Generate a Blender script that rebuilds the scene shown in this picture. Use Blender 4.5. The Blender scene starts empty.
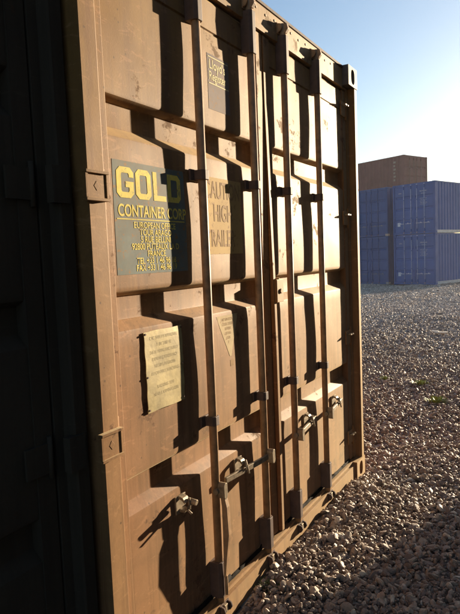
import bpy, bmesh, math, random
import numpy as np
from mathutils import Vector, Matrix
random.seed(7)
rng = np.random.default_rng(11)
S = bpy.context.scene
COL = S.collection

# ------------------------------------------------------------------ camera
CAM = Vector((-1.2032, -1.1981, 1.4553))
yaw, pit, rol = 0.5309, -0.0852, -0.0406
F = Vector((math.cos(yaw) * math.cos(pit), math.sin(yaw) * math.cos(pit), math.sin(pit)))
R0 = Vector((math.sin(yaw), -math.cos(yaw), 0)); U0 = R0.cross(F)
Rv = R0 * math.cos(rol) + U0 * math.sin(rol); Uv = -R0 * math.sin(rol) + U0 * math.cos(rol)
cd = bpy.data.cameras.new('camera'); cam = bpy.data.objects.new('camera', cd); COL.objects.link(cam)
cd.sensor_fit = 'HORIZONTAL'; cd.sensor_width = 36; cd.lens = 575.7 / 460 * 36
cd.clip_start = 0.02; cd.clip_end = 3000
cam.matrix_world = Matrix(((Rv.x, Uv.x, -F.x, CAM.x), (Rv.y, Uv.y, -F.y, CAM.y), (Rv.z, Uv.z, -F.z, CAM.z), (0, 0, 0, 1)))
S.camera = cam

# ------------------------------------------------------------------ sky and sun
SUN_AZ, SUN_EL = 14.4, 8.5          # degrees in front of the door plane / above the horizon
w = bpy.data.worlds.new('World'); S.world = w; w.use_nodes = True
wn = w.node_tree; sky = wn.nodes.new('ShaderNodeTexSky'); sky.sky_type = 'NISHITA'; sky.sun_disc = False
sky.sun_elevation = math.radians(SUN_EL); sky.sun_rotation = math.radians(90 + SUN_AZ)
sky.air_density = 1.0; sky.dust_density = .8; sky.ozone_density = 2.2
wn.links.new(sky.outputs[0], wn.nodes['Background'].inputs[0]); wn.nodes['Background'].inputs[1].default_value = 0.066
sd = bpy.data.lights.new('sun', 'SUN'); sun = bpy.data.objects.new('sun', sd); COL.objects.link(sun)
sd.energy = 5.0; sd.angle = math.radians(0.5); sd.color = (1.0, 0.80, 0.56)
a, e = math.radians(SUN_AZ), math.radians(SUN_EL)
SD = Vector((math.cos(a) * math.cos(e), -math.sin(a) * math.cos(e), math.sin(e)))
sun.rotation_euler = SD.to_track_quat('Z', 'Y').to_euler()
sun.location = (0, 0, 12)
vs = S.view_settings
vs.view_transform = 'Standard'; vs.look = 'None'; vs.exposure = 1.7; vs.gamma = 1; vs.use_curve_mapping = False
S.cycles.max_bounces = 6

# ------------------------------------------------------------------ helpers
def tag(o, label=None, cat=None, group=None, kind=None):
    if label: o['label'] = label
    if cat: o['category'] = cat
    if group: o['group'] = group
    if kind: o['kind'] = kind
    return o
def empty(name, loc=(0, 0, 0), rz=0):
    o = bpy.data.objects.new(name, None); COL.objects.link(o); o.empty_display_size = .2
    o.location = loc; o.rotation_euler = (0, 0, rz); return o

class MB:
    """collects faces, then links them as one mesh object"""
    def __init__(s): s.v = []; s.f = []; s.sm = []
    def add(s, vs, fs, smooth=False):
        b = len(s.v); s.v += [tuple(q) for q in vs]; s.f += [[i + b for i in f] for f in fs]; s.sm += [smooth] * len(fs); return s
    def box(s, x0, x1, y0, y1, z0, z1):
        V = [(x, y, z) for x in (x0, x1) for y in (y0, y1) for z in (z0, z1)]
        return s.add(V, [(0, 1, 3, 2), (4, 6, 7, 5), (0, 4, 5, 1), (2, 3, 7, 6), (0, 2, 6, 4), (1, 5, 7, 3)])
    def obox(s, c, ax, ay, az, hx, hy, hz):
        c = Vector(c); ax, ay, az = Vector(ax).normalized(), Vector(ay).normalized(), Vector(az).normalized()
        V = [c + ax * i * hx + ay * j * hy + az * k * hz for i in (-1, 1) for j in (-1, 1) for k in (-1, 1)]
        return s.add(V, [(0, 1, 3, 2), (4, 6, 7, 5), (0, 4, 5, 1), (2, 3, 7, 6), (0, 2, 6, 4), (1, 5, 7, 3)])
    def cyl(s, p0, p1, r0, r1=None, n=14, cap=True):
        p0, p1 = Vector(p0), Vector(p1); r1 = r0 if r1 is None else r1
        d = (p1 - p0).normalized(); u = d.orthogonal().normalized(); v = d.cross(u)
        V = []
        for p, r in ((p0, r0), (p1, r1)):
            for i in range(n):
                t = 2 * math.pi * i / n; V.append(p + u * math.cos(t) * r + v * math.sin(t) * r)
        s.add(V, [(i, (i + 1) % n, n + (i + 1) % n, n + i) for i in range(n)], True)
        if cap: s.add(V, [tuple(range(n - 1, -1, -1)), tuple(range(n, 2 * n))])
        return s
    def prism(s, pts, ax, d0, d1):
        """closed polygon in the two other axes, extruded along ax"""
        def P(p, d):
            return {'x': (d, p[0], p[1]), 'y': (p[0], d, p[1]), 'z': (p[0], p[1], d)}[ax]
        n = len(pts); V = [P(p, d0) for p in pts] + [P(p, d1) for p in pts]
        s.add(V, [(i, (i + 1) % n, n + (i + 1) % n, n + i) for i in range(n)])
        return s.add(V, [tuple(range(n - 1, -1, -1)), tuple(range(n, 2 * n))])
    def holed(s, o, u, v, w_, h_, a_, b_, depth, n=32, stadium=True):
        """rectangle face with an oval hole and its inner wall. o corner, u,v unit axes"""
        o, u, v = Vector(o), Vector(u), Vector(v); nn = u.cross(v)
        c = o + u * w_ / 2 + v * h_ / 2; angs = [2 * math.pi * i / n for i in range(n)]
        for cx, cy in ((1, 1), (-1, 1), (-1, -1), (1, -1)): angs.append(math.atan2(cy * h_, cx * w_) % (2 * math.pi))
        angs = sorted(set(round(q, 6) for q in angs)); m = len(angs); A = []; B = []; C = []
        for t in angs:
            ct, st = math.cos(t), math.sin(t)
            k = min(w_ / 2 / abs(ct) if abs(ct) > 1e-6 else 9, h_ / 2 / abs(st) if abs(st) > 1e-6 else 9)
            A.append(c + u * ct * k + v * st * k)
            q = 1 / (abs(ct / a_) ** 2.6 + abs(st / b_) ** 2.6) ** (1 / 2.6)
            p = c + u * ct * q + v * st * q; B.append(p); C.append(p - nn * depth)
        fs = []
        for i in range(m):
            j = (i + 1) % m; fs += [(i, j, m + j, m + i)]
        s.add(A + B, fs)
        s.add(B + C, [(i, (i + 1) % m, m + (i + 1) % m, m + i) for i in range(m)], True)
        s.add(C, [tuple(range(m))])
        return s
    def build(s, name, mat, parent=None, bevel=0.0, seg=2, smooth=None):
        me = bpy.data.meshes.new(name); me.from_pydata(s.v, [], s.f)
        me.polygons.foreach_set('use_smooth', [bool(q) if smooth is None else smooth for q in s.sm])
        bm = bmesh.new(); bm.from_mesh(me)
        bmesh.ops.remove_doubles(bm, verts=bm.verts, dist=1e-5)
        bmesh.ops.recalc_face_normals(bm, faces=bm.faces)
        if bevel:
            es = [ed for ed in bm.edges if len(ed.link_faces) == 2 and ed.calc_face_angle(0) > 0.6]
            bmesh.ops.bevel(bm, geom=es, offset=bevel, segments=seg, profile=.5, affect='EDGES', clamp_overlap=True)
        bm.to_mesh(me); bm.free()
        me.materials.append(mat)
        o = bpy.data.objects.new(name, me); COL.objects.link(o)
        if parent: o.parent = parent
        return o

# ------------------------------------------------------------------ materials
class N:
    def __init__(s, name):
        s.m = bpy.data.materials.new(name); s.m.use_nodes = True; s.t = s.m.node_tree; s.b = s.t.nodes['Principled BSDF']
    def n(s, typ, **k):
        q = s.t.nodes.new('ShaderNode' + typ)
        for a_, v in k.items():
            if hasattr(q, a_): setattr(q, a_, v)
        return q
    def l(s, a_, b_): s.t.links.new(a_, b_)
    def coords(s, scale=(1, 1, 1), kind='Object'):
        tc = s.n('TexCoord'); mp = s.n('Mapping'); mp.inputs['Scale'].default_value = scale; s.l(tc.outputs[kind], mp.inputs[0]); return mp.outputs[0]
    def noise(s, vec, scale, det=5, rough=.6, dist=0):
        q = s.n('TexNoise'); q.inputs['Scale'].default_value = scale; q.inputs['Detail'].default_value = det
        q.inputs['Roughness'].default_value = rough; q.inputs['Distortion'].default_value = dist; s.l(vec, q.inputs['Vector']); return q.outputs['Fac']
    def ramp(s, fac, stops):
        q = s.n('ValToRGB'); el = q.color_ramp.elements
        while len(el) < len(stops): el.new(.5)
        for i, (p, c) in enumerate(stops): el[i].position = p; el[i].color = (c, c, c, 1) if not isinstance(c, tuple) else (*c, 1)
        s.l(fac, q.inputs[0]); return q.outputs[0]
    def mix(s, fac, a_, b_, mode='MIX'):
        q = s.n('Mix', data_type='RGBA', blend_type=mode)
        for i, v in ((0, fac), (6, a_), (7, b_)):
            if hasattr(v, 'links'): s.l(v, q.inputs[i])
            elif isinstance(v, tuple): q.inputs[i].default_value = (*v, 1)
            else: q.inputs[i].default_value = v
        return q.outputs[2]
    def math(s, op, a_, b_=0):
        q = s.n('Math', operation=op)
        for i, v in ((0, a_), (1, b_)):
            if hasattr(v, 'links'): s.l(v, q.inputs[i])
            else: q.inputs[i].default_value = v
        return q.outputs[0]
    def bump(s, h, st, dist=.01):
        q = s.n('Bump'); q.inputs['Strength'].default_value = st; q.inputs['Distance'].default_value = dist; s.l(h, q.inputs['Height']); s.l(q.outputs[0], s.b.inputs['Normal']); return q
    def set(s, col=None, rough=None, metal=None, spec=None):
        for nm, v in (('Base Color', col), ('Roughness', rough), ('Metallic', metal), ('Specular IOR Level', spec)):
            if v is None: continue
            if hasattr(v, 'links'): s.l(v, s.b.inputs[nm])
            else: s.b.inputs[nm].default_value = (*v, 1) if isinstance(v, tuple) else v
        return s

def paint(name, base, alt, rust=(.09, .035, .016), rust_amt=.5, rough=.42, streak=.35, scale=1.0, dents=.35, alt_z=None, spec=.5, wear_and_glare=0):
    m = N(name); c = m.coords()
    big = m.noise(c, 1.3 * scale, 3)
    col = m.mix(m.ramp(big, [(.35, 0.), (.65, 1.)]), base, alt)
    if alt_z:                                # paint of the upper panels chalked by weather, lower ones fresher
        sep = m.n('SeparateXYZ'); m.l(c, sep.inputs[0])
        zf = m.math('DIVIDE', sep.outputs[2], 2.6)
        col = m.mix(m.ramp(zf, [(.35, 0.), (.8, 1.)]), col, m.mix(m.ramp(big, [(.35, 0.), (.65, 1.)]), alt_z, alt_z))
    # vertical dirt runs
    st = m.noise(m.coords((14, 14, .7)), 1.6 * scale, 4, .65)
    col = m.mix(m.math('MULTIPLY', m.ramp(st, [(.46, 0.), (.66, 1.)]), streak), col, tuple(q * .52 for q in base))
    # fine speckle of grime
    fn = m.noise(c, 55, 4, .7)
    col = m.mix(m.math('MULTIPLY', m.ramp(fn, [(.45, 0.), (.75, 1.)]), .25), col, tuple(q * .6 for q in base))
    # scratches, pale
    sc = m.noise(m.coords((3, 3, 40)), 3, 3, .6, .6)
    col = m.mix(m.math('MULTIPLY', m.ramp(sc, [(.66, 0.), (.7, 1.)]), .3), col, tuple(min(1, q * 1.35) for q in base))
    if wear_and_glare:
        # warm sheen put in for the glare that brightens the doors sunward
        m.b.inputs['Sheen Weight'].default_value = .36; m.b.inputs['Sheen Roughness'].default_value = .42; m.b.inputs['Sheen Tint'].default_value = (1, .86, .56, 1)
        # blotches of rubbed-in dirt, chalky scuffs, and a fine rain of dark pin-pricks
        bl = m.noise(c, 6, 7, .72, .5); col = m.mix(m.math('MULTIPLY', m.ramp(bl, [(.45, 0.), (.60, 1.)]), .42), col, tuple(q * .55 for q in base))
        sf = m.noise(m.coords((1.5, 1.5, 5)), 7, 6, .75, .8); col = m.mix(m.math('MULTIPLY', m.ramp(sf, [(.57, 0.), (.62, 1.)]), .32), col, tuple(min(1, q * 1.5 + .03) for q in base))
        pk = m.n('TexVoronoi'); pk.inputs['Scale'].default_value = 34; m.l(c, pk.inputs['Vector'])
        sep2 = m.n('SeparateColor'); m.l(pk.outputs['Color'], sep2.inputs[0])
        dot = m.math('MULTIPLY', m.math('LESS_THAN', pk.outputs['Distance'], .13), m.math('GREATER_THAN', sep2.outputs[0], .86))
        col = m.mix(m.math('MULTIPLY', dot, .75), col, (.06, .028, .016))
        rs = m.noise(m.coords((11, 11, .55)), 2.3, 5, .7, .3); col = m.mix(m.math('MULTIPLY', m.ramp(rs, [(.53, 0.), (.68, 1.)]), .8), col, (.14, .058, .026))
    # rust spots
    r1 = m.noise(c, 9, 8, .72); rr = m.ramp(r1, [(.66 - .048 * rust_amt, 0.), (.70 - .042 * rust_amt, 1.)])
    col = m.mix(m.math('MULTIPLY', rr, min(1, rust_amt * 1.5)), col, rust)
    ro = m.mix(rr, m.mix(m.ramp(big, [(.3, 0.), (.7, 1.)]), (rough,) * 3, (rough + .13,) * 3), (.85, .85, .85))
    m.set(col, None, 0.0, spec); m.l(ro, m.b.inputs['Roughness'])
    h = m.math('ADD', m.math('MULTIPLY', m.noise(c, 4.5, 2), dents), m.math('MULTIPLY', m.noise(c, 160, 3), .03))
    m.bump(h, .35, .02)
    return m.m
def plain(name, col, rough=.6, metal=0, var=.3, nscale=30, bump=.15, spec=.5, flake=None):
    m = N(name); c = m.coords(); f = m.noise(c, nscale, 5, .65)
    cc = m.mix(m.ramp(f, [(.3, 0.), (.7, 1.)]), tuple(q * (1 - var) for q in col), tuple(min(1, q * (1 + var)) for q in col))
    if flake:                                    # worn through to the paint below, and rubbed dirty
        g = m.noise(c, 38, 8, .75, .4); cc = m.mix(m.ramp(g, [(.57, 0.), (.61, 1.)]), cc, flake)
        g2 = m.noise(c, 7, 5, .7); cc = m.mix(m.math('MULTIPLY', m.ramp(g2, [(.4, 0.), (.7, 1.)]), .4), cc, tuple(q * .8 for q in flake))
    m.set(cc, rough, metal, spec)
    if bump: m.bump(f, bump, .004)
    return m.m

M = {}
M['door'] = paint('beige_brown_paint', (.262, .125, .055), (.225, .110, .053), rust_amt=1.5, rough=.52, streak=1.0, alt_z=(.215, .113, .034), spec=.12, wear_and_glare=1)
M['post'] = paint('beige_post_paint', (.265, .133, .056), (.235, .121, .052), rust_amt=.75, rough=.54, streak=.5, alt_z=(.215, .112, .034), spec=.12, wear_and_glare=1)
M['side'] = paint('brown_side_paint', (.17, .08, .05), (.13, .06, .04), rust_amt=.8)
M['rod'] = plain('brown_rod_paint', (.32, .195, .10), .6, 0, .35, 25)
M['housing'] = plain('dull_housing_paint', (.095, .060, .046), .7, 0, .3, 20)
M['galv'] = plain('galvanised_zinc', (.27, .215, .145), .5, .4, .45, 45)
M['gasket'] = plain('black_rubber', (.014, .012, .011), .85, 0, .2, spec=.08)
M['rust'] = plain('rusty_steel', (.075, .04, .028), .8, 0, .5, 18, .4)
M['castmat'] = plain('worn_grey_casting', (.085, .068, .062), .7, 0, .35, 25, .3)
M['interior'] = plain('dark_hollow_steel', (.05, .035, .028), .85, 0, .3)
M['yellow'] = plain('yellow_vinyl_lettering', (.74, .61, .12), .7, 0, .12, 60, .03, .12, flake=(.30, .28, .14))
M['signblue'] = plain('blue_grey_sign_paint', (.145, .180, .172), .7, 0, .2, 12, .03, .12, flake=(.27, .16, .07))
M['caution'] = plain('faded_yellow_decal', (.50, .35, .14), .75, 0, .1, 14, .03, .12, flake=(.27, .16, .07))
M['cautiontxt'] = plain('faded_brown_lettering', (.33, .215, .11), .75, 0, .25, 60, .03, .1, flake=(.27, .16, .07))
M['logo'] = plain('grey_violet_decal', (.19, .165, .165), .75, 0, .12, 20, .03, .12, flake=(.27, .16, .07))
M['cream'] = plain('cream_print', (.62, .56, .30), .7, 0, .1, 40, .03, .15)
M['tri'] = plain('pale_warning_decal', (.47, .37, .20), .7, 0, .12, 30, .03, .15, flake=(.30, .18, .08))
M['brass'] = plain('worn_yellow_plate', (.35, .285, .13), .55, .15, .35, 14, .3)
M['darktxt'] = plain('embossed_dark_print', (.315, .255, .118), .6, 0, .2)

# ------------------------------------------------------------------ lettering
def text_mesh(name, body, size, mat, parent, x, y, z, align='CENTER', sx=1.0, bold=0.0, ext=.0006, sp=1.0, shear=0):
    cu = bpy.data.curves.new(name, 'FONT'); cu.body = body; cu.size = size; cu.align_x = align; cu.extrude = ext; cu.offset = bold; cu.space_character = sp; cu.shear = shear
    cu.space_line = 1.0
    to = bpy.data.objects.new(name, cu); COL.objects.link(to)
    dg = bpy.context.evaluated_depsgraph_get(); me = bpy.data.meshes.new_from_object(to.evaluated_get(dg))
    bpy.data.objects.remove(to); bpy.data.curves.remove(cu)
    for v in me.vertices:
        q = v.co.copy(); v.co = (x + q.x * sx, y - q.z, z + q.y)
    me.materials.clear(); me.materials.append(mat); me.name = name
    o = bpy.data.objects.new(name, me); COL.objects.link(o); o.parent = parent
    return o

# ------------------------------------------------------------------ container
W, H = 2.438, 2.591
Y0 = .051          # leaf frame plane behind the casting fronts
YR = .024          # lock rod axis
RODS = [.6266, 1.0496, W - 1.0496, W - .6266]
def fold_profile():
    """(height, depth behind the leaf frame) down the folded door sheet: sharp overhangs, sloping ledges"""
    P = [(.125, .012), (.135, .004), (.240, .005), (.250, .0042), (.262, .0053)]
    for t0, t1 in ((.640, .765), (1.238, 1.366), (1.842, 1.970)):
        P += [(t0 - .006, .005), (t0, .0062), (t0 + .003, .0085), (t0 + .034, .037), (t0 + .038, .038), (t1 - .022, .038), (t1 - .018, .036), (t1 - .005, .010), (t1 - .002, .0072), (t1 + .004, .0055), (t1 + .012, .005)]
    P += [(2.322, .005), (2.326, .010), (2.331, .010), (2.335, .005), (2.440, .005), (2.452, .012)]
    return P
PROF = fold_profile()
def panel_dy(x, z, s_=0, seed=21):
    """gentle pillow and dents of the sheet between its folds (negative = outwards)"""
    x0, x1 = (.1505, 1.1495) if s_ == 0 else (W - 1.1495, W - .1505)
    r = random.Random(seed); k = int(z / .603)
    ph = [[r.uniform(0, 6.28) for _ in range(4)] for _ in range(5)]
    t = min(1, max(0, (x - x0) / (x1 - x0))); fr = (z % .603) / .603
    dy = -.0028 * math.sin(math.pi * t) * math.sin(math.pi * min(1, max(0, (fr - .22) / .78)))
    p = ph[k % 5]; return dy + .0011 * math.sin(x * 9 + p[0]) * math.sin(z * 7 + p[1]) + .0006 * math.sin(x * 23 + p[2]) * math.sin(z * 17 + p[3])

def sheet(x0, x1, mat, parent, fine, seed):
    zs = []
    for i in range(len(PROF) - 1):
        a_, b_ = PROF[i], PROF[i + 1]; k = max(1, int((b_[0] - a_[0]) / (.05 if fine else 9)))
        zs += [(a_[0] + (b_[0] - a_[0]) * j / k, a_[1] + (b_[1] - a_[1]) * j / k) for j in range(k)]
    zs.append(PROF[-1]); nx = 28 if fine else 1
    V = []; s_ = 0 if x0 < 1 else 1
    for (z, d) in zs:
        for i in range(nx + 1):
            x = x0 + (x1 - x0) * i / nx
            dy = panel_dy(x, z, s_, seed) * (1 if d < .02 else .3) if fine else 0
            V.append((x, Y0 + d + dy, z))
    n = nx + 1; fs = [(j * n + i, j * n + i + 1, (j + 1) * n + i + 1, (j + 1) * n + i) for j in range(len(zs) - 1) for i in range(nx)]
    m = MB().add(V, fs, fine)
    # closing ends of the folds
    for x in (x0, x1):
        pts = [(x, Y0 + d, z) for z, d in zs]
        back = [(x, Y0 + .05, z) for z, d in zs]
        m.add(pts + back, [(i, i + 1, len(pts) + i + 1, len(pts) + i) for i in range(len(pts) - 1)])
    o = m.build('folded_panel', mat, parent)
    o.data.set_sharp_from_angle(angle=math.radians(24)); return o

def casting(m, x0, y0, z0, left, front):
    """corner casting 0.162 wide, 0.178 long, 0.118 high with oval holes in its outer faces"""
    w_, l_, h_ = .162, .178, .118; x1, y1, z1 = x0 + w_, y0 + l_, z0 + h_
    if front: m.holed((x0, y0, z0), (1, 0, 0), (0, 0, 1), w_, h_, .032, .044, .05)
    else: m.add([(x0, y0, z0), (x1, y0, z0), (x1, y0, z1), (x0, y0, z1)], [(0, 1, 2, 3)])
    if not front: m.holed((x1, y1, z0), (-1, 0, 0), (0, 0, 1), w_, h_, .032, .044, .05)
    else: m.add([(x0, y1, z0), (x1, y1, z0), (x1, y1, z1), (x0, y1, z1)], [(0, 1, 2, 3)])
    if left: m.holed((x0, y1, z0), (0, -1, 0), (0, 0, 1), l_, h_, .044, .03, .05)
    else: m.add([(x0, y0, z0), (x0, y1, z0), (x0, y1, z1), (x0, y0, z1)], [(0, 1, 2, 3)])
    if not left: m.holed((x1, y0, z0), (0, 1, 0), (0, 0, 1), l_, h_, .044, .03, .05)
    else: m.add([(x1, y0, z0), (x1, y1, z0), (x1, y1, z1), (x1, y0, z1)], [(0, 1, 2, 3)])
    m.add([(x0, y0, z0), (x1, y0, z0), (x1, y1, z0), (x0, y1, z0)], [(0, 1, 2, 3)])
    m.holed((x0, y0, z1), (1, 0, 0), (0, 1, 0), w_, l_, .03, .045, .05)

def container(name, loc, rz, L, mats, label, group=None, fine=False, seed=1):
    root = empty(name, loc, rz); tag(root, label, 'shipping container', group)
    dm, pm, sm, rm, gm, hm = (mats[k] for k in ('door', 'post', 'side', 'rod', 'galv', 'housing'))
    bv = .002 if fine else 0
    for zz in (0, H - .118):
        for xx, left in ((0, True), (W - .162, False)):
            for yy, fr in ((0, True), (L - .178, False)):
                m = MB(); casting(m, xx, yy, zz, left, fr); m.build('corner_casting', mats.get('casting_top', pm) if zz else mats.get('casting', pm), root, .004 if (fine and fr) else 0, 2)
    # posts: folded channel, front flange narrow
    for s_ in (0, 1):
        fx = (lambda x: x) if s_ == 0 else (lambda x: W - x)
        fl = .074 if s_ == 0 else .046
        pts = [(fx(.004), .004), (fx(fl), .004), (fx(fl + .004), .010), (fx(fl + .006), .045), (fx(.082), .048), (fx(.082), .105), (fx(.11), .105), (fx(.11), .15), (fx(.004), .15)]
        MB().prism(pts, 'z', .118, H - .118).build('corner_post', pm, root, .003 if fine else 0)
    for s_ in (0, 1):
        fx = (lambda x: x) if s_ == 0 else (lambda x: W - x)
        x0, x1 = sorted((fx(.006), fx(.10)))
        MB().box(x0, x1, L - .12, L - .006, .118, H - .118).build('corner_post', pm, root)
    # header, sill
    m = MB().box(.162, W - .162, .040, .16, 2.460, 2.574).box(.084, .162, .046, .16, 2.460, H - .119).box(W - .162, W - .084, .046, .16, 2.460, H - .119)
    h = m.build('door_header', dm, root, bv)
    MB().box(.163, W - .163, .034, .165, 2.5745, H - .002).build('rain_gutter', mats['lip'], h, bv)
    if fine:
        for i in range(22):
            x = .22 + i * .093; MB().cyl((x, .040, 2.548 - .006 * (i % 2)), (x, .0375, 2.548 - .006 * (i % 2)), .006, n=8).build('bolt', rm, h)
    MB().box(.163, W - .163, .012, .16, .012, .105).box(.163, W - .163, .030, .16, .1052, .119).build('door_sill', pm, root, bv)
    # side walls: corrugated vertically between rails
    for s_ in (0, 1):
        p = .278; pts = []
        y = .151
        while y < L - .13:
            for dy, d in ((0, .006), (.07, .006), (.138, .042), (.208, .042)):
                if y + dy < L - .12: pts.append((y + dy, d))
            y += p
        pts.append((L - .12, .006)); V = []
        for (yy, d) in pts:
            x = d + .004 if s_ == 0 else W - d - .004
            V += [(x, yy, .16), (x, yy, H - .06)]
        m = MB().add(V, [(2 * i, 2 * i + 2, 2 * i + 3, 2 * i + 1) for i in range(len(pts) - 1)]); wl = m.build('side_wall', sm, root)
        x0, x1 = (.003, .06) if s_ == 0 else (W - .06, W - .003)
        MB().box(x0, x1, .179, L - .179, .01, .158).build('bottom_rail', mats.get('rail', sm), wl)
        MB().box(x0, x1, .179, L - .179, H - .062, H - .003).build('top_rail', sm, wl)
    # roof, floor, rear wall
    V = []; k = int((L - .36) / .21)
    for i in range(k * 4 + 1):
        y = .18 + (L - .36) * i / (k * 4); z = H - .012 - (.018 if i % 4 in (2, 3) else 0)
        V += [(.061, y, z), (W - .061, y, z)]
    MB().add(V, [(2 * i, 2 * i + 1, 2 * i + 3, 2 * i + 2) for i in range(k * 4)]).box(.163, W - .163, .166, .18, H - .04, H - .01).build('roof', sm, root)
    V = []; i = 0; x = .101; pts = []
    while x < W - .10:
        pts += [(x, .01), (x + .07, .01), (x + .12, .045), (x + .19, .045)]; x += .24
    pts = [q for q in pts if q[0] < W - .101] + [(W - .101, .01)]
    for xx, d in pts: V += [(xx, L - d - .004, .12), (xx, L - d - .004, H - .06)]
    MB().add(V, [(2 * i, 2 * i + 1, 2 * i + 3, 2 * i + 2) for i in range(len(pts) - 1)]).build('rear_wall', sm, root)
    MB().box(.061, W - .061, .166, L - .06, .11, .16).build('floor', M['rust'], root)
    # door leaves
    for s_ in (0, 1):
        fx = (lambda x: x) if s_ == 0 else (lambda x: W - x)
        def bx(m, xa, xb, *r): xa, xb = sorted((fx(xa), fx(xb))); m.box(xa, xb, *r); return m
        c = W / 2
        m = MB(); bx(m, .090, .150, Y0, Y0 + .05, .1255, 2.452)
        # inner stile
        bx(m, 1.150, c - .006, Y0, Y0 + .05, .1255, 2.452)
        door = m.build('door', dm, root, bv)
        x0, x1 = sorted((fx(.1505), fx(1.1495)))
        sheet(x0, x1, dm, door, fine, seed * 7 + s_)
        g = MB(); bx(g, .0825, .0895, Y0 + .012, Y0 + .04, .12, 2.455)
        bx(g, .0825, c - .005, Y0 + .020, Y0 + .05, .1195, .1250)
        bx(g, .0825, c - .005, Y0 + .020, Y0 + .05, 2.4525, 2.459)
        g.build('gasket', M['gasket'], door)
        if fine:                                       # torn rubber lip along the leaf bottom
            gl = MB(); r = random.Random(40 + s_); xs = np.arange(.16, 1.14, .02); V = []
            for x in xs:
                V += [(fx(x), Y0 - .004, .118 + r.uniform(-.004, .004)), (fx(x), Y0 - .006 + r.uniform(-.003, .003), .128 + r.uniform(0, .012) + (.02 if r.random() < .12 else 0)), (fx(x), Y0 + .004, .134)]
            n = len(xs); gl.add(V, [(3 * i + j, 3 * i + 3 + j, 3 * i + 4 + j, 3 * i + 1 + j) for i in range(n - 1) for j in (0, 1)], True)
            gl.build('rubber_lip', M['gasket'], door)
        # hinges
        for hz in (.28, .925, 1.672, 2.335):
            if fine and s_ == 0:      # channel-shaped lug with raised rim and a lozenge, welded on the post
                x0, x1 = -.016, .076; hm_ = MB()
                hm_.box(x0 + .010, x1 - .008, -.005, .0045, hz - .034, hz + .034)
                hm_.box(x0, x1, -.013, .0045, hz + .034, hz + .042).box(x0, x1, -.011, .0045, hz - .042, hz - .034)
                hm_.box(x1 - .0075, x1, -.0075, .0045, hz - .0335, hz + .0335).box(x0, x0 + .0095, -.009, .0045, hz - .0335, hz + .0335)
                cx = .030; hm_.prism([(cx - .011, hz), (cx, hz - .014), (cx + .011, hz), (cx, hz + .014)], 'y', -.0058, -.0045)
                hm_.build('hinge', mats['hinge'], door, .002)
            elif not fine:
                x0, x1 = sorted((fx(.020), fx(.080))); MB().box(x0, x1, -.006, .02, hz - .05, hz + .05).build('hinge', mats['hinge'], door)
            px = fx(.108)
            hp = MB().cyl((px, Y0 - .008, hz - .06), (px, Y0 - .008, hz + .06), .0075, n=10)
            if not (fine and s_ == 0): hp.box(min(fx(.112), fx(.19)), max(fx(.112), fx(.19)), Y0 - .0085, Y0 - .0005, hz - .042, hz + .042)
            hp.build('hinge_blade', mats['hinge'], door, bv * .5)
            if fine and s_ == 1:
                for q in (.000, .030, .044):
                    MB().cyl((fx(.125 + q), Y0 - .0088, hz + .02), (fx(.125 + q), Y0 - .034, hz + .02), .0045, n=8).build('hinge_bolt', M['galv'], door)
        # rods
        for ri, rx in enumerate(RODS[2 * s_:2 * s_ + 2]):
            rod = MB().cyl((rx, YR, .06), (rx, YR, 2.545), .0165, n=20 if fine else 8).build('lock_rod', rm, door)
            for z0, z1 in ((2.315, 2.490), (.130, .272)):
                bz = MB().prism([(rx - .025, Y0 + .0035), (rx - .025, YR - .010), (rx - .014, YR - .022), (rx + .014, YR - .022), (rx + .025, YR - .010), (rx + .025, Y0 + .0035)], 'z', z0, z1)
                bz.build('bearing_housing', hm, door, bv)
            for gz in (1.765, .835):
                gd = MB().prism([(rx - .023, YR + .0205), (rx - .023, YR - .012), (rx - .012, YR - .022), (rx + .012, YR - .022), (rx + .023, YR - .012), (rx + .023, YR + .0205)], 'z', gz - .018, gz + .018)
                gd.box(rx - .046, rx + .046, YR + .021, Y0 + .0035, gz - .021, gz + .021)
                gd.build('rod_guide', hm, door, bv)
            # cams and keepers at header and sill
            for zc, sg, nm in ((2.522, 1, 't'), (.078, -1, 'b')):
                k = MB(); yb = .0395 if sg > 0 else .0115
                for sx in (-1, 1):
                    k.prism([(yb, zc - .020), (yb - .016, zc - .014), (yb - .026, zc + .002), (yb - .020, zc + .018), (yb, zc + .024)], 'x', rx + sx * .026 - .005, rx + sx * .026 + .005)
                k.box(rx - .036, rx + .036, yb - .004, yb, zc - .024, zc + .026)
                k.build('cam_keeper', rm if sg > 0 else M['rust'], root if not fine else h, bv)
                cmx = MB().prism([(YR + .008, zc - .018), (YR - .018, zc - .022), (YR - .032, zc - .004), (YR - .026, zc + .020), (YR + .002, zc + .022)], 'x', rx - .012, rx + .010)
                cmx.build('cam', rm if sg > 0 else gm, door, bv)
        # handles: hub on the rod, flat bar, catch on the leaf
        for ri, rx in enumerate(RODS[2 * s_:2 * s_ + 2]):
            hz = .560; sg = -1 if s_ == 0 else 1
            hub = MB()
            st_ = [(rx + .014 * math.cos(t), hz + (.020 if math.sin(t) > 0 else -.016) + .014 * math.sin(t)) for t in [math.pi * k / 6 for k in range(12)]]
            hub.prism(st_, 'y', YR - .046, YR - .0165)
            hub.cyl((rx - .024, YR - .012, hz), (rx + .024, YR - .012, hz), .012, n=12)
            hub.build('handle_hub', gm, door, .0015 if fine else 0)
            hb = MB()
            hanging = fine and s_ == 0 and ri == 0
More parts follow.
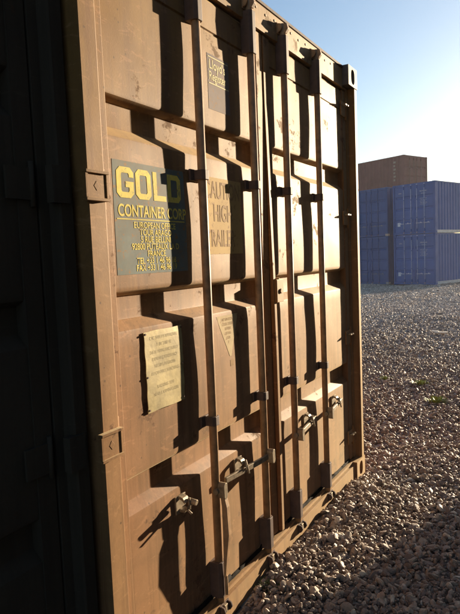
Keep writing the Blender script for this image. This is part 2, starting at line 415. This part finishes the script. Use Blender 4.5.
            if hanging:
                hb.prism([(YR - .022, hz + .01), (YR - .036, hz + .01), (YR - .052, hz - .06), (YR - .056, hz - .17), (YR - .042, hz - .27), (YR - .034, hz - .345), (YR - .026, hz - .345), (YR - .028, hz - .26), (YR - .030, hz - .16), (YR - .030, hz - .06)], 'x', rx - .011, rx + .011)
                hb.cyl((rx, YR - .03, hz - .34), (rx, YR - .03, hz - .42), .007, n=10)
            else:
                x1 = rx + sg * (.33 if s_ == 0 else .30)
                xm = rx + sg * .06
                hb.prism([(rx, YR - .024), (xm, YR - .022), (x1, Y0 - .020), (x1 + sg * .006, Y0 - .013), (x1, Y0 - .008), (xm, YR - .010), (rx, YR - .014)], 'z', hz - .012, hz + .012)
                if s_ == 1: hb.box(min(x1 - sg * .05, x1), max(x1 - sg * .05, x1), Y0 - .022, Y0 - .008, hz - .016, hz + .016)
            hb.build('handle', rm if hanging else gm, door, .002 if fine else 0)
            cx = rx + sg * .20; hz += .018; ct = MB()
            q_ = .72
            ct.box(cx - .030, cx + .030, Y0 - .003, Y0 + .0035, hz - .032, hz + .034)
            ct.prism([(Y0 - .003, hz + .036), (Y0 - .022, hz + .030), (Y0 - .034, hz + .014), (Y0 - .028, hz + .010), (Y0 - .018, hz + .020), (Y0 - .003, hz + .024)], 'x', cx - .016, cx + .014)
            ct.prism([(Y0 - .003, hz - .014), (Y0 - .028, hz - .018), (Y0 - .038, hz - .004), (Y0 - .032, hz - .002), (Y0 - .024, hz - .026), (Y0 - .003, hz - .026)], 'x', cx - .012, cx + .020)
            ct.cyl((cx + .008, Y0 - .034, hz + .026), (cx + .008, Y0 - .034, hz - .018), .005, n=8)
            if fine and hanging:
                ct.cyl((cx + .020, Y0 - .02, hz + .012), (cx + .020, Y0 - .058, hz + .006), .009, .011, n=12)
                ct.cyl((cx + .0, Y0 - .02, hz - .01), (cx - .005, Y0 - .052, hz - .026), .0045, n=8)
            elif fine: ct.cyl((cx + .02, Y0 - .028, hz + .018), (cx + .024, Y0 - .040, hz - .040), .0045, n=8)
            ct.build('handle_catch', gm, door, .0015 if fine else 0)
    # astragal on the seam (on the right leaf), standing further off towards the bottom
    c = W / 2
    def off(z): return .004 + .018 * min(1, max(0, (2.15 - z) / 1.0))
    zs = [.13, .4, .7, 1.0, 1.3, 1.6, 1.9, 2.15, 2.450]; V = []
    for z in zs:
        o_ = off(z); V += [(c - .004, Y0 - o_, z), (c + .020, Y0 - o_, z), (c + .028, Y0 - .0005, z), (c - .004, Y0 - .0005, z)]
    fs = [(4 * i + j, 4 * i + (j + 1) % 4, 4 * i + 4 + (j + 1) % 4, 4 * i + 4 + j) for i in range(len(zs) - 1) for j in range(4)] + [(0, 1, 2, 3), tuple(4 * len(zs) - 4 + j for j in range(4))]
    MB().add(V, fs).build('seam_strip', dm, root, bv)
    MB().box(c - .0035, c + .0035, Y0 + .015, Y0 + .04, .126, 2.452).build('seam_gasket', M['gasket'], root)
    return root

BEIGE = dict(door=M['door'], post=M['post'], side=M['side'], rod=M['rod'], galv=M['galv'], housing=M['housing'], lip=M['rust'], hinge=M['post'], casting_top=M['castmat'])
main = container('shipping_container', (0, -Y0, 0), 0, 6.058, BEIGE, 'beige brown container in the foreground with closed doors and a yellow lettered blue sign', fine=True, seed=3)
left_door = [o for o in main.children if o.name.startswith('door') and not o.name.startswith(('door_header', 'door_sill'))][0]
right_door = [o for o in main.children if o.name.startswith('door') and not o.name.startswith(('door_header', 'door_sill'))][1]

# signs on the left leaf, lying on its sheet (children of the door, coordinates of the container)
def surf(x, z): return Y0 + .005 + panel_dy(x, z, 0, 21)
def conform(o, eps):
    for v in o.data.vertices: v.co.y = surf(v.co.x, v.co.z) - eps
    return o
def decal(name, q, mat, parent, eps, n=16):
    """quad q = four (x, z) corners, laid on the sheet as a fine grid"""
    V = []; a_, b_, c_, d_ = [Vector(p) for p in q]
    for j in range(n + 1):
        for i in range(n + 1):
            u, v = i / n, j / n; p = a_.lerp(b_, u).lerp(d_.lerp(c_, u), v); V.append((p.x, 0, p.y))
    k = n + 1; o = MB().add(V, [(j * k + i, j * k + i + 1, (j + 1) * k + i + 1, (j + 1) * k + i) for j in range(n) for i in range(n)], True).build(name, mat, parent)
    return conform(o, eps)
def rect(x0, x1, z0, z1): return [(x0, z0), (x1, z0), (x1, z1), (x0, z1)]
E1, E2 = .0006, .0013
def words(body, size, mat, x, z, **k):
    return conform(text_mesh('lettering', body, size, mat, left_door, x, 0, z, ext=0, **k), E2)
decal('sign_panel', rect(.166, .548, 1.415, 1.772), M['signblue'], left_door, E1)
def block_letter(pts, x, z, w_, h_, ring=None):
    P = [(x + a_ * w_, 0, z + b_ * h_) for a_, b_ in pts]
    if ring:
        P += [(x + a_ * w_, 0, z + b_ * h_) for a_, b_ in ring]; k = len(pts); f = [(i, (i + 1) % k, k + (i + 1) % k, k + i) for i in range(k)]
    else: f = [tuple(range(len(P)))]
    conform(MB().add(P, f).build('block_letter', M['yellow'], left_door), E2)
cx_, cz_ = .20, .15; sx_, sz_ = .27, .19
octo = [(cx_, 0), (1 - cx_, 0), (1, cz_), (1, 1 - cz_), (1 - cx_, 1), (cx_, 1), (0, 1 - cz_), (0, cz_)]
inn = [(sx_ + .05, sz_), (1 - sx_ - .05, sz_), (1 - sx_, sz_ + .05), (1 - sx_, 1 - sz_ - .05), (1 - sx_ - .05, 1 - sz_), (sx_ + .05, 1 - sz_), (sx_, 1 - sz_ - .05), (sx_, sz_ + .05)]
GP = [(1, .68), (1, 1 - cz_), (1 - cx_, 1), (cx_, 1), (0, 1 - cz_), (0, cz_), (cx_, 0), (1 - cx_, 0), (1, cz_), (1, .54), (.52, .54), (.52, .54 - sz_), (1 - sx_, .54 - sz_), (1 - sx_, sz_ + .04), (1 - sx_ - .05, sz_), (sx_ + .05, sz_), (sx_, sz_ + .05), (sx_, 1 - sz_ - .05), (sx_ + .05, 1 - sz_), (1 - sx_ - .05, 1 - sz_), (1 - sx_, 1 - sz_ - .05), (1 - sx_, .68)]
LP = [(0, 0), (1, 0), (1, sz_), (sx_ * 1.1, sz_), (sx_ * 1.1, 1), (0, 1)]
DO = [(0, 0), (1 - cx_, 0), (1, cz_), (1, 1 - cz_), (1 - cx_, 1), (0, 1)]
DI = [(sx_, sz_), (1 - sx_ - .05, sz_), (1 - sx_, sz_ + .05), (1 - sx_, 1 - sz_ - .05), (1 - sx_ - .05, 1 - sz_), (sx_, 1 - sz_)]
block_letter(GP, .182, 1.657, .082, .096); block_letter(octo, .274, 1.657, .080, .096, inn)
block_letter(LP, .366, 1.657, .070, .096); block_letter(DO, .446, 1.657, .078, .096, DI)
words('CONTAINER CORP', .053, M['yellow'], .183, 1.600, align='LEFT', sx=.80, bold=.0010)
decal('underline', rect(.176, .538, 1.589, 1.5925), M['yellow'], left_door, E2)
for i, tx in enumerate(['EUROPEAN OFFICE', 'TOUR ARAGO', '5 RUE BELLINI', '92800 PUTEAUX LA D', 'FRANCE', 'TEL +33 1 46 96 18', 'FAX +33 1 46 96 19']):
    words(tx, .0285, M['yellow'], .368, 1.5635 - i * .0232, sx=.93, bold=.0004)
decal('caution_decal', rect(.664, .972, 1.472, 1.772), M['caution'], left_door, E1)
for tx, xx, zz in (('CAUTION', .686, 1.692), ('HIGH', .742, 1.602), ('TRAILER', .682, 1.503)):
    words(tx, .094, M['cautiontxt'], xx, zz, align='LEFT', sx=.64, bold=.0012)
decal('inspection_decal', rect(.742, .905, 2.035, 2.245), M['logo'], left_door, E1)
words("Lloyd's", .050, M['cream'], .752, 2.190, align='LEFT', sx=.9, bold=.0006)
words('Register', .046, M['cream'], .750, 2.148, align='LEFT', sx=.85, bold=.0006)
decal('decal_rule', rect(.748, .90, 2.232, 2.236), M['cream'], left_door, E2)
decal('decal_rule', rect(.748, .90, 2.132, 2.136), M['cream'], left_door, E2)
decal('warning_triangle', [(.824, 1.050), (.838, 1.050), (.905, 1.222), (.735, 1.222)], M['tri'], left_door, E1)
for i in range(6):
    words(('ATTENTION', 'CLOSE DOOR', 'BEFORE', 'LIFTING', 'LOCK', 'IT')[i], .0155, M['cautiontxt'], .822, 1.200 - i * .019, sx=1.0 - .06 * i)
decal('sticker', rect(.826, .856, 1.008, 1.034), M['cautiontxt'], left_door, E1)
# standing-off yellow data plate with bent edges
pl = MB(); nx, nz = 12, 14; V = []
for j in range(nz + 1):
    for i in range(nx + 1):
        u, v = i / nx, j / nz; x = .272 + .212 * u + .0015 * math.sin(v * 23 + 2 * u) * (1 if i in (0, nx) else 0); z = .950 + .272 * v - .001 * math.cos(u * 9) * (1 if j in (0, nz) else 0)
        V.append((x, surf(x, z) - .0055 - .0008 * math.sin(u * 5 + v * 4), z))
n = nx + 1
fs = [(j * n + i, j * n + i + 1, (j + 1) * n + i + 1, (j + 1) * n + i) for j in range(nz) for i in range(nx)]
Vb = [(x, y + .0025, z) for x, y, z in V]; off_ = len(V)
rim = [i for i in range(nx)] 
edge = [(i, i + 1) for i in range(nx)] + [(nz * n + i + 1, nz * n + i) for i in range(nx)] + [((j + 1) * n, j * n) for j in range(nz)] + [(j * n + nx, (j + 1) * n + nx) for j in range(nz)]
pl.add(V + Vb, fs + [tuple(off_ + k for k in reversed(f)) for f in fs] + [(a_, off_ + a_, off_ + b_, b_) for a_, b_ in edge])
pl.build('data_plate', M['brass'], left_door, 0)
for x, z in ((.277, 1.214), (.479, 1.215), (.478, .962), (.279, .958), (.479, 1.085), (.277, 1.07)):
    MB().cyl((x, surf(x, z) + .002, z), (x, surf(x, z) - .0085, z), .0045, .0035, n=10).build('rivet', M['rust'], left_door)
for i in range(9):
    if i == 6: continue
    t_ = text_mesh('plate_lettering', ('CSC SAFETY APPROVAL', 'F BV 2187 92', 'DATE MANUFACTURED', 'IDENTIFICATION NO', 'MAXIMUM GROSS', 'ALLOWABLE STACKING', '', 'RACKING TEST', 'NEXT EXAMINATION')[i], .0165, M['darktxt'], left_door, .378, Y0 - .0145, 1.192 - i * .024, sx=.9, ext=0)
    for v in t_.data.vertices:
        u = (v.co.x - .272) / .212; q = (v.co.z - .95) / .272; v.co.y = surf(v.co.x, v.co.z) - .0060 - .0008 * math.sin(u * 5 + q * 4)
# customs box over the seam
cb = MB().box(W / 2 + .001, W / 2 + .072, Y0 - .034, Y0 - .0225, 1.238, 1.345).box(W / 2 + .001, W / 2 + .014, Y0 - .0225, Y0 - .0005, 1.238, 1.345).box(W / 2 + .060, W / 2 + .072, Y0 - .0225, Y0 - .0005, 1.238, 1.345)
cb.cyl((W / 2 + .04, Y0 - .034, 1.29), (W / 2 + .04, Y0 - .040, 1.29), .012, n=12)
cb.cyl((W / 2 + .036, Y0 - .02, 1.345), (W / 2 + .036, Y0 - .02, 1.352), .010, n=10)
cb.build('seal_box', M['post'], right_door, .002)

# ------------------------------------------------------------------ other containers
def simple_mats(pref, base, alt, rodc, mark, hinge=None, lit_railc=None, casting=None, rust=.5, rough=.5, spec=.5):
    p = paint(pref + '_paint', base, alt, rust_amt=rust, rough=rough, streak=.4, spec=spec)
    rl = plain(pref + '_rail_paint', lit_railc, .5, 0, .2, 8) if lit_railc else p
    d = dict(door=p, post=p, side=p, rod=plain(pref + '_rod_steel', rodc, .5, 0, .2, 20), galv=plain(pref + '_fitting_steel', mark, .5, 0, .25, 20), housing=p, lip=p, hinge=p, rail=rl)
    if casting: d['casting'] = plain(pref + '_casting_paint', casting, .6, 0, .3)
    return d
BLUE = simple_mats('blue', (.028, .098, .35), (.024, .085, .29), (.34, .42, .60), (.42, .48, .60), lit_railc=(.42, .45, .48), rust=.15)  # pale rail colour stands in for sunlight along the side rails
BLUE2 = simple_mats('dull_blue', (.022, .082, .28), (.02, .07, .23), (.04, .08, .2), (.10, .14, .22), casting=(.30, .31, .33), rust=.2)
BROWN = simple_mats('rust_brown', (.19, .062, .055), (.15, .05, .047), (.2, .12, .1), (.25, .18, .15), rust=.4, rough=.6)
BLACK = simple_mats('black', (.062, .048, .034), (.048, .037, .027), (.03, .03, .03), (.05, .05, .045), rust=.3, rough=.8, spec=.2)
GREY = simple_mats('bounce_tan', (.26, .18, .11), (.22, .15, .09), (.05, .05, .05), (.1, .1, .1), rust=.3, rough=.6)  # tan picked to bounce warm fill onto the doors
M['faint'] = plain('faded_number_print', (.22, .29, .43), .6, 0, .1)
M['white'] = plain('white_print', (.55, .6, .66), .5, 0, .1)

def marks(root, seed, mat, white_sq=True):
    ld = [o for o in root.children if o.name.startswith('door') and not o.name.startswith(('door_header', 'door_sill'))]
    r = random.Random(seed); y = Y0 - .001
    def row(x, z, n, hh, par, ww=.045):
        m = MB()
        for i in range(n):
            m.box(x, x + ww * r.uniform(.5, .9), y - .002, y, z, z + hh * r.uniform(.7, 1)); x += ww
        m.build('number_marks', mat, par)
    row(1.55, 2.13, 9, .07, ld[1]); row(1.62, 2.02, 6, .05, ld[1])
    for k in range(5): row(1.55 + .03 * (k % 2), 1.78 - k * .075, 9 - k % 3, .035, ld[1])
    row(.32, 2.12, 4, .06, ld[0])
    if white_sq: MB().box(.24, .40, y - .003, y, .44, .64).build('placard', M['white'], ld[0])

Kx, Ky = 29.0, 4.47
th = math.atan2(-.331, .944)           # direction of the long side of the far row
gdir = Vector((.331, .944)); sdir = Vector((.944, -.331))
# local frame: door normal is -y(local); local x runs along door; viewed from front, x to the right. Right edge at K.
rzb = math.atan2(sdir.y, sdir.x) - math.pi / 2
xl = Vector((math.cos(rzb), math.sin(rzb)))
def far(name, tier, right_edge, mats, label, group, seed, L=6.058, zb=-.32, rz=None):
    p = Vector(right_edge) - xl * W
    return container(name, (p.x, p.y, zb + tier * (H + .012)), rzb if rz is None else rz, L, mats, label, group, seed=seed)
GB = 'blue containers stacked at the far edge of the yard'
K = Vector((Kx, Ky))
c1 = far('shipping_container', 0, K, BLUE, 'bright blue container standing on the gravel at the bottom of the right-hand far stack', GB, 11)
c2 = far('shipping_container', 1, K, BLUE, 'bright blue container with pale lock rods on top of the right-hand far stack', GB, 12)
marks(c1, 5, M['faint']); marks(c2, 6, M['faint'])
K2 = K - xl * (W + .34)
c3 = far('shipping_container', 0, K2, BLUE2, 'dull blue container on the gravel at the bottom of the left far stack', GB, 13)
c4 = far('shipping_container', 1, K2, BLUE2, 'dull blue container on top of the left far stack, in front of the brown one', GB, 14)
# brown container three tiers up, turned sideways, behind the blue row
BK = Vector((CAM.x, CAM.y)) + Vector((math.cos(math.radians(13.35)), math.sin(math.radians(13.35)))) * 38.0
rz3 = math.atan2(sdir.y, sdir.x)       # local x along sdir: its doors face us? door normal -gdir
# long side faces the camera: local y axis runs along -xl*-1 (to the left), door end faces right
def brown(tier, mats, label, seed):
    # local +y = gdir (away to the left), local +x = sdir ; door end normal = -gdir -> faces right-front
    return container('shipping_container', (BK.x, BK.y, -.4 + tier * (H + .012)), math.atan2(sdir.y, sdir.x) + math.radians(-3.5), 6.058, mats, label, 'containers of the rear stack', seed=seed)
b3 = brown(2, BROWN, 'reddish brown container highest of all, topping the rear stack behind the blue ones', 21)
b2 = brown(1, BLUE2, 'dull blue container in the middle of the rear stack, under the reddish brown one', 22)
b1 = brown(0, BLUE2, 'dull blue container at the foot of the rear stack, standing on the gravel', 23)
# pale marks on the long side of the brown one
for k in range(6): MB().box(-.004, .0035, .62 + .05 * (k % 2), .80, 2.15 - k * .22, 2.15 - k * .22 + .12).build('number_mark', BROWN['galv'], [o for o in b3.children if o.name.startswith('side_wall')][0])

# black neighbour, set back beside the left post
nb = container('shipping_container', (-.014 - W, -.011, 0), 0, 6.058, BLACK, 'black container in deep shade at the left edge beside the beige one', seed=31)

# unseen row shadowing the lower right gravel; length and tan chosen for door fill
def across(t):
    # local y runs towards -x, so the door end faces +x
    root = container('shipping_container', (9.45, -2.50 - W, t * (H + .012) - .02), math.radians(90), 12.19, GREY,
              ('unseen tan long container on the gravel across the aisle, added to cast shade', 'unseen tan long container stacked on another across the aisle, added to cast shade')[t], 'unseen containers across the aisle', seed=41 + t)
    return root
across(0); across(1)

# ------------------------------------------------------------------ ground
def gz(x, y):
    x = np.asarray(x, float); y = np.asarray(y, float)
    s = np.clip((x - 9) / 20, 0, 1); z = -.32 * s * s * (3 - 2 * s)
    far_ = np.clip((x - 3) / 4, 0, 1)
    z = z + far_ * (.034 * np.sin(x * .9 + y * .5) * np.sin(y * 1.1 - x * .23 + 1) + .03 * np.sin(x * .37 + y * 1.9) - .05 * np.exp(-((y - 1.9 - .05 * x) / .3) ** 2) - .04 * np.exp(-((y - 3.7 - .04 * x) / .28) ** 2))
    z = z + .008 * np.sin(x * 5.1 + 1.3 * y) * np.sin(4.3 * y - 1.1 * x)
    z = z + .062 * np.exp(-((y + .12) / .28) ** 2) * np.clip((x - .55) / .45, 0, 1) * np.clip((2.45 - x) / .35, 0, 1)
    return z - .030
gm = N('gravel_ground'); c = gm.coords()
vo = gm.n('TexVoronoi'); vo.inputs['Scale'].default_value = 26; gm.l(c, vo.inputs['Vector'])
vo2 = gm.n('TexVoronoi'); vo2.inputs['Scale'].default_value = 11; gm.l(c, vo2.inputs['Vector'])
hs = gm.n('SeparateColor'); gm.l(vo.outputs['Color'], hs.inputs[0])
colr = gm.ramp(hs.outputs[0], [(0., (.14, .105, .088)), (.35, (.25, .20, .17)), (.7, (.36, .30, .26)), (1., (.56, .50, .44))])
lg_ = gm.noise(c, .35, 4); colr = gm.mix(gm.math('MULTIPLY', gm.ramp(lg_, [(.42, 0.), (.62, 1.)]), .45), colr, (.10, .072, .062))
gm.set(colr, .85, 0, .3)
hh = gm.math('ADD', gm.math('MULTIPLY', gm.math('SUBTRACT', 1.0, vo.outputs['Distance']), .6), gm.math('MULTIPLY', vo2.outputs['Distance'], -.8))
gm.bump(hh, .9, .03)
xs = np.unique(np.concatenate([np.linspace(-150, -20, 6), np.linspace(-20, -2, 10), np.arange(-2, 9, .1), np.arange(9, 45, .5), np.linspace(45, 420, 10)]))
ys = np.unique(np.concatenate([np.linspace(-200, -30, 6), np.linspace(-30, -3, 12), np.arange(-3, 8, .12), np.arange(8, 24, .8), np.linspace(24, 420, 10)]))
X, Y = np.meshgrid(xs, ys); Z = gz(X, Y)
V = np.stack([X, Y, Z], -1).reshape(-1, 3); nx = len(xs)
I = (np.arange(len(ys) - 1)[:, None] * nx + np.arange(nx - 1)[None, :]).ravel()
Fq = np.stack([I, I + 1, I + nx + 1, I + nx], -1)
def np_mesh(name, V, Fa, mat, smooth=False):
    me = bpy.data.meshes.new(name); k = Fa.shape[1]
    me.vertices.add(len(V)); me.vertices.foreach_set('co', V.astype(np.float32).ravel())
    me.loops.add(Fa.size); me.loops.foreach_set('vertex_index', Fa.astype(np.int32).ravel())
    me.polygons.add(len(Fa)); me.polygons.foreach_set('loop_start', (np.arange(len(Fa)) * k).astype(np.int32)); me.polygons.foreach_set('loop_total', np.full(len(Fa), k, np.int32))
    me.polygons.foreach_set('use_smooth', np.full(len(Fa), smooth, bool))
    me.update(calc_edges=True); me.materials.append(mat)
    o = bpy.data.objects.new(name, me); COL.objects.link(o); return o
g = np_mesh('ground', V, Fq, gm.m, True); g['kind'] = 'structure'

# loose stones
def ico(sub):
    bm = bmesh.new(); bmesh.ops.create_icosphere(bm, subdivisions=sub, radius=1)
    v = np.array([q.co[:] for q in bm.verts]); f = np.array([[q.index for q in fc.verts] for fc in bm.faces]); bm.free(); return v, f
def rock_variants(sub, k):
    v0, f0 = ico(sub); out = []
    for i in range(k):
        v = v0.copy()
        for _ in range(9):                       # cut with random planes for flat, worn facets
            nrm = rng.normal(size=3); nrm /= np.linalg.norm(nrm); d = rng.uniform(.45, .85)
            t = v @ nrm; over = np.clip(t - d, 0, None); v = v - over[:, None] * nrm * .9
        v *= (1 + rng.normal(0, .03, (len(v), 1)))
        v *= np.array([1, rng.uniform(.62, .9), rng.uniform(.34, .62)])
        out.append(v)
    return out, f0
def rots(n):
    q = rng.normal(size=(n, 4)) * np.array([1, .42, .42, 1]); q /= np.linalg.norm(q, axis=1)[:, None]
    w_, x, y, z = q.T
    return np.stack([np.stack([1 - 2 * (y * y + z * z), 2 * (x * y - w_ * z), 2 * (x * z + w_ * y)], -1),
                     np.stack([2 * (x * y + w_ * z), 1 - 2 * (x * x + z * z), 2 * (y * z - w_ * x)], -1),
                     np.stack([2 * (x * z - w_ * y), 2 * (y * z + w_ * x), 1 - 2 * (x * x + y * y)], -1)], 1)
def scatter(name, P, size, sub, mat, sink=.16, smooth=False):
    vars_, f0 = rock_variants(sub, 18); n = len(P); vi = rng.integers(0, 18, n)
    V0 = np.stack(vars_)[vi]; Rm = rots(n)
    Vn = np.einsum('nij,nkj->nki', Rm, V0) * size[:, None, None]
    base = gz(P[:, 0], P[:, 1]) + size * sink + P[:, 2]
    Vn[:, :, 0] += P[:, 0:1]; Vn[:, :, 1] += P[:, 1:2]; Vn[:, :, 2] += base[:, None]
    m = V0.shape[1]; Fn = (f0[None] + (np.arange(n) * m)[:, None, None]).reshape(-1, 3)
    return np_mesh(name, Vn.reshape(-1, 3), Fn, mat, smooth)
def region(n, r0, r1, a0, a1):
    r = np.sqrt(rng.uniform(r0 * r0, r1 * r1, n)); t = np.radians(rng.uniform(a0, a1, n))
    x = CAM.x + r * np.cos(t); y = CAM.y + r * np.sin(t)
    ok = ((y < -.055) | (x > 2.47) | (x < -3)) & (y > -2.4)
    return x[ok], y[ok]
st = N('gravel_stone'); ge = st.n('NewGeometry'); c = st.coords()
rp = st.ramp(ge.outputs['Random Per Island'], [(0., (.12, .085, .062)), (.2, (.28, .205, .155)), (.42, (.40, .32, .255)), (.62, (.20, .155, .125)), (.8, (.54, .445, .34)), (.93, (.31, .215, .145)), (1., (.74, .66, .53))])
fn = st.noise(c, 90, 5, .7); rp = st.mix(st.math('MULTIPLY', st.ramp(fn, [(.4, 0.), (.7, 1.)]), .45), rp, (.10, .07, .055))
st.set(rp, .62, 0, .45); st.bump(fn, .4, .004)
def stone_grey():
    q = N('far_gravel_stone'); ge = q.n('NewGeometry'); c = q.coords()
    rp = q.ramp(ge.outputs['Random Per Island'], [(0., (.17, .14, .125)), (.3, (.37, .315, .28)), (.55, (.52, .45, .40)), (.75, (.29, .24, .215)), (1., (.78, .70, .62))])
    q.set(rp, .68, 0, .38); return q
st2 = stone_grey()
def layer(n, r0, r1, a0, a1, s0, s1, sub, lift, f0=0, f1=0):
    x, y = region(n, r0, r1, a0, a1); rr = np.hypot(x - CAM.x, y - CAM.y)
    p = np.ones(len(x))
    if f0: p *= np.clip((rr - r0) / f0, 0, 1)
    if f1: p *= np.clip((r1 - rr) / f1, 0, 1)
    ok = rng.uniform(size=len(x)) < p; x, y = x[ok], y[ok]; k = len(x); sz = np.exp(rng.normal(np.log((s0 + s1) / 2.1), .42, k)).clip(s0 * .55, s1 * 1.8)
    return scatter('gravel', np.stack([x, y, rng.uniform(0, lift, k)], -1), sz, sub, st.m)
layer(46000, 1.1, 4.3, -6, 50, .008, .019, 2, .016)
layer(14000, 1.1, 4.3, 0, 48, .004, .009, 1, .022)
layer(66000, 4.3, 9, -8, 42, .009, .018, 2, .012, 0, 2.5)
layer(56000, 6.5, 15, -8, 42, .011, .024, 1, .012, 2.0, 6)
st = st2
layer(90000, 8, 20, -6, 40, .014, .028, 1, .01, 7)
layer(90000, 20, 38, -2, 36, .020, .038, 1, .01)
gr = [o for o in S.objects if o.name.startswith('gravel')]
for o in gr:
    o['kind'] = 'stuff'; o['label'] = 'loose grey brown gravel stones covering the yard'
    o['category'] = 'gravel'

# ------------------------------------------------------------------ small things on the gravel
M['leaf'] = plain('weed_leaf', (.27, .30, .05), .6, 0, .35, 60, 0)
M['moss'] = plain('moss_leaf', (.07, .10, .03), .8, 0, .4, 60, 0)
M['scrap'] = plain('pale_scrap', (.50, .46, .41), .7, 0, .2, 8)
def at_px(px, py):
    d = F * 575.7 + Rv * (px - 230) - Uv * (py - 307)
    t = (-.03 - CAM.z) / d.z; p = CAM + d * t
    for _ in range(4):
        z = float(gz(p.x, p.y)); t = (z - CAM.z) / d.z; p = CAM + d * t
    return p
def weed(px, py, rad, hgt, n, mat, name, label, group, seed):
    p = at_px(px, py); r = random.Random(seed); m = MB()
    for i in range(n):
        t = r.uniform(0, 6.28); q = r.uniform(0, rad) ; bx, by = math.cos(t) * q, math.sin(t) * q
        d = Vector((math.cos(t + r.uniform(-.8, .8)), math.sin(t + r.uniform(-.8, .8)), r.uniform(.2, 1.3))).normalized()
        L_ = r.uniform(.5, 1) * hgt; sdv = d.cross(Vector((0, 0, 1))).normalized() * L_ * .22; b = Vector((bx, by, r.uniform(0, .02)))
        m.add([b - sdv * .3, b + sdv * .3, b + d * L_ * .55 + sdv, b + d * L_ + Vector((0, 0, -.1 * L_)), b + d * L_ * .55 - sdv], [(0, 1, 2, 3, 4)])
    o = m.build(name, mat); o.location = (p.x, p.y, p.z); tag(o, label, 'weed', group); return o
GW = 'small weeds growing in the gravel'
weed(385, 380, .055, .05, 45, M['leaf'], 'weed_plant', 'smallest yellow green weed in the gravel, nearest the container corner', GW, 1)
weed(420, 385, .085, .06, 75, M['leaf'], 'weed_plant', 'yellow green weed in the middle of the three, farthest from the camera row', GW, 2)
weed(436, 403, .09, .065, 100, M['leaf'], 'weed_plant', 'widest yellow green weed, nearest the right edge of the gravel', GW, 3)
weed(266, 589, .055, .02, 150, M['moss'], 'moss_patch', 'low dark green moss between stones close to the door sill', None, 4)
p = at_px(441, 335); m = MB()
m.obox((0, 0, .0), (1, .3, 0), (-.3, 1, 0), (0, 0, 1), .05, .11, .010).obox((.02, .10, .015), (1, .1, .1), (-.1, 1, .1), (0, -.1, 1), .04, .06, .008)
o = m.build('scrap_board', M['scrap'], None, .004); o.location = (p.x, p.y, p.z + .045); tag(o, 'thin pale scrap board lying flat on the gravel', 'board')

# ------------------------------------------------------------------ air
hz_ = MB().box(-152, 422, -202, 422, -1.6, 9.5); hm2 = bpy.data.materials.new('haze'); hm2.use_nodes = True; t = hm2.node_tree
t.nodes.remove(t.nodes['Principled BSDF']); pv = t.nodes.new('ShaderNodeVolumePrincipled'); pv.inputs['Density'].default_value = .00045
pv.inputs['Color'].default_value = (.93, .95, 1, 1); pv.inputs['Anisotropy'].default_value = .45
t.links.new(pv.outputs[0], t.nodes['Material Output'].inputs['Volume'])
ho = hz_.build('haze', hm2); ho['kind'] = 'stuff'
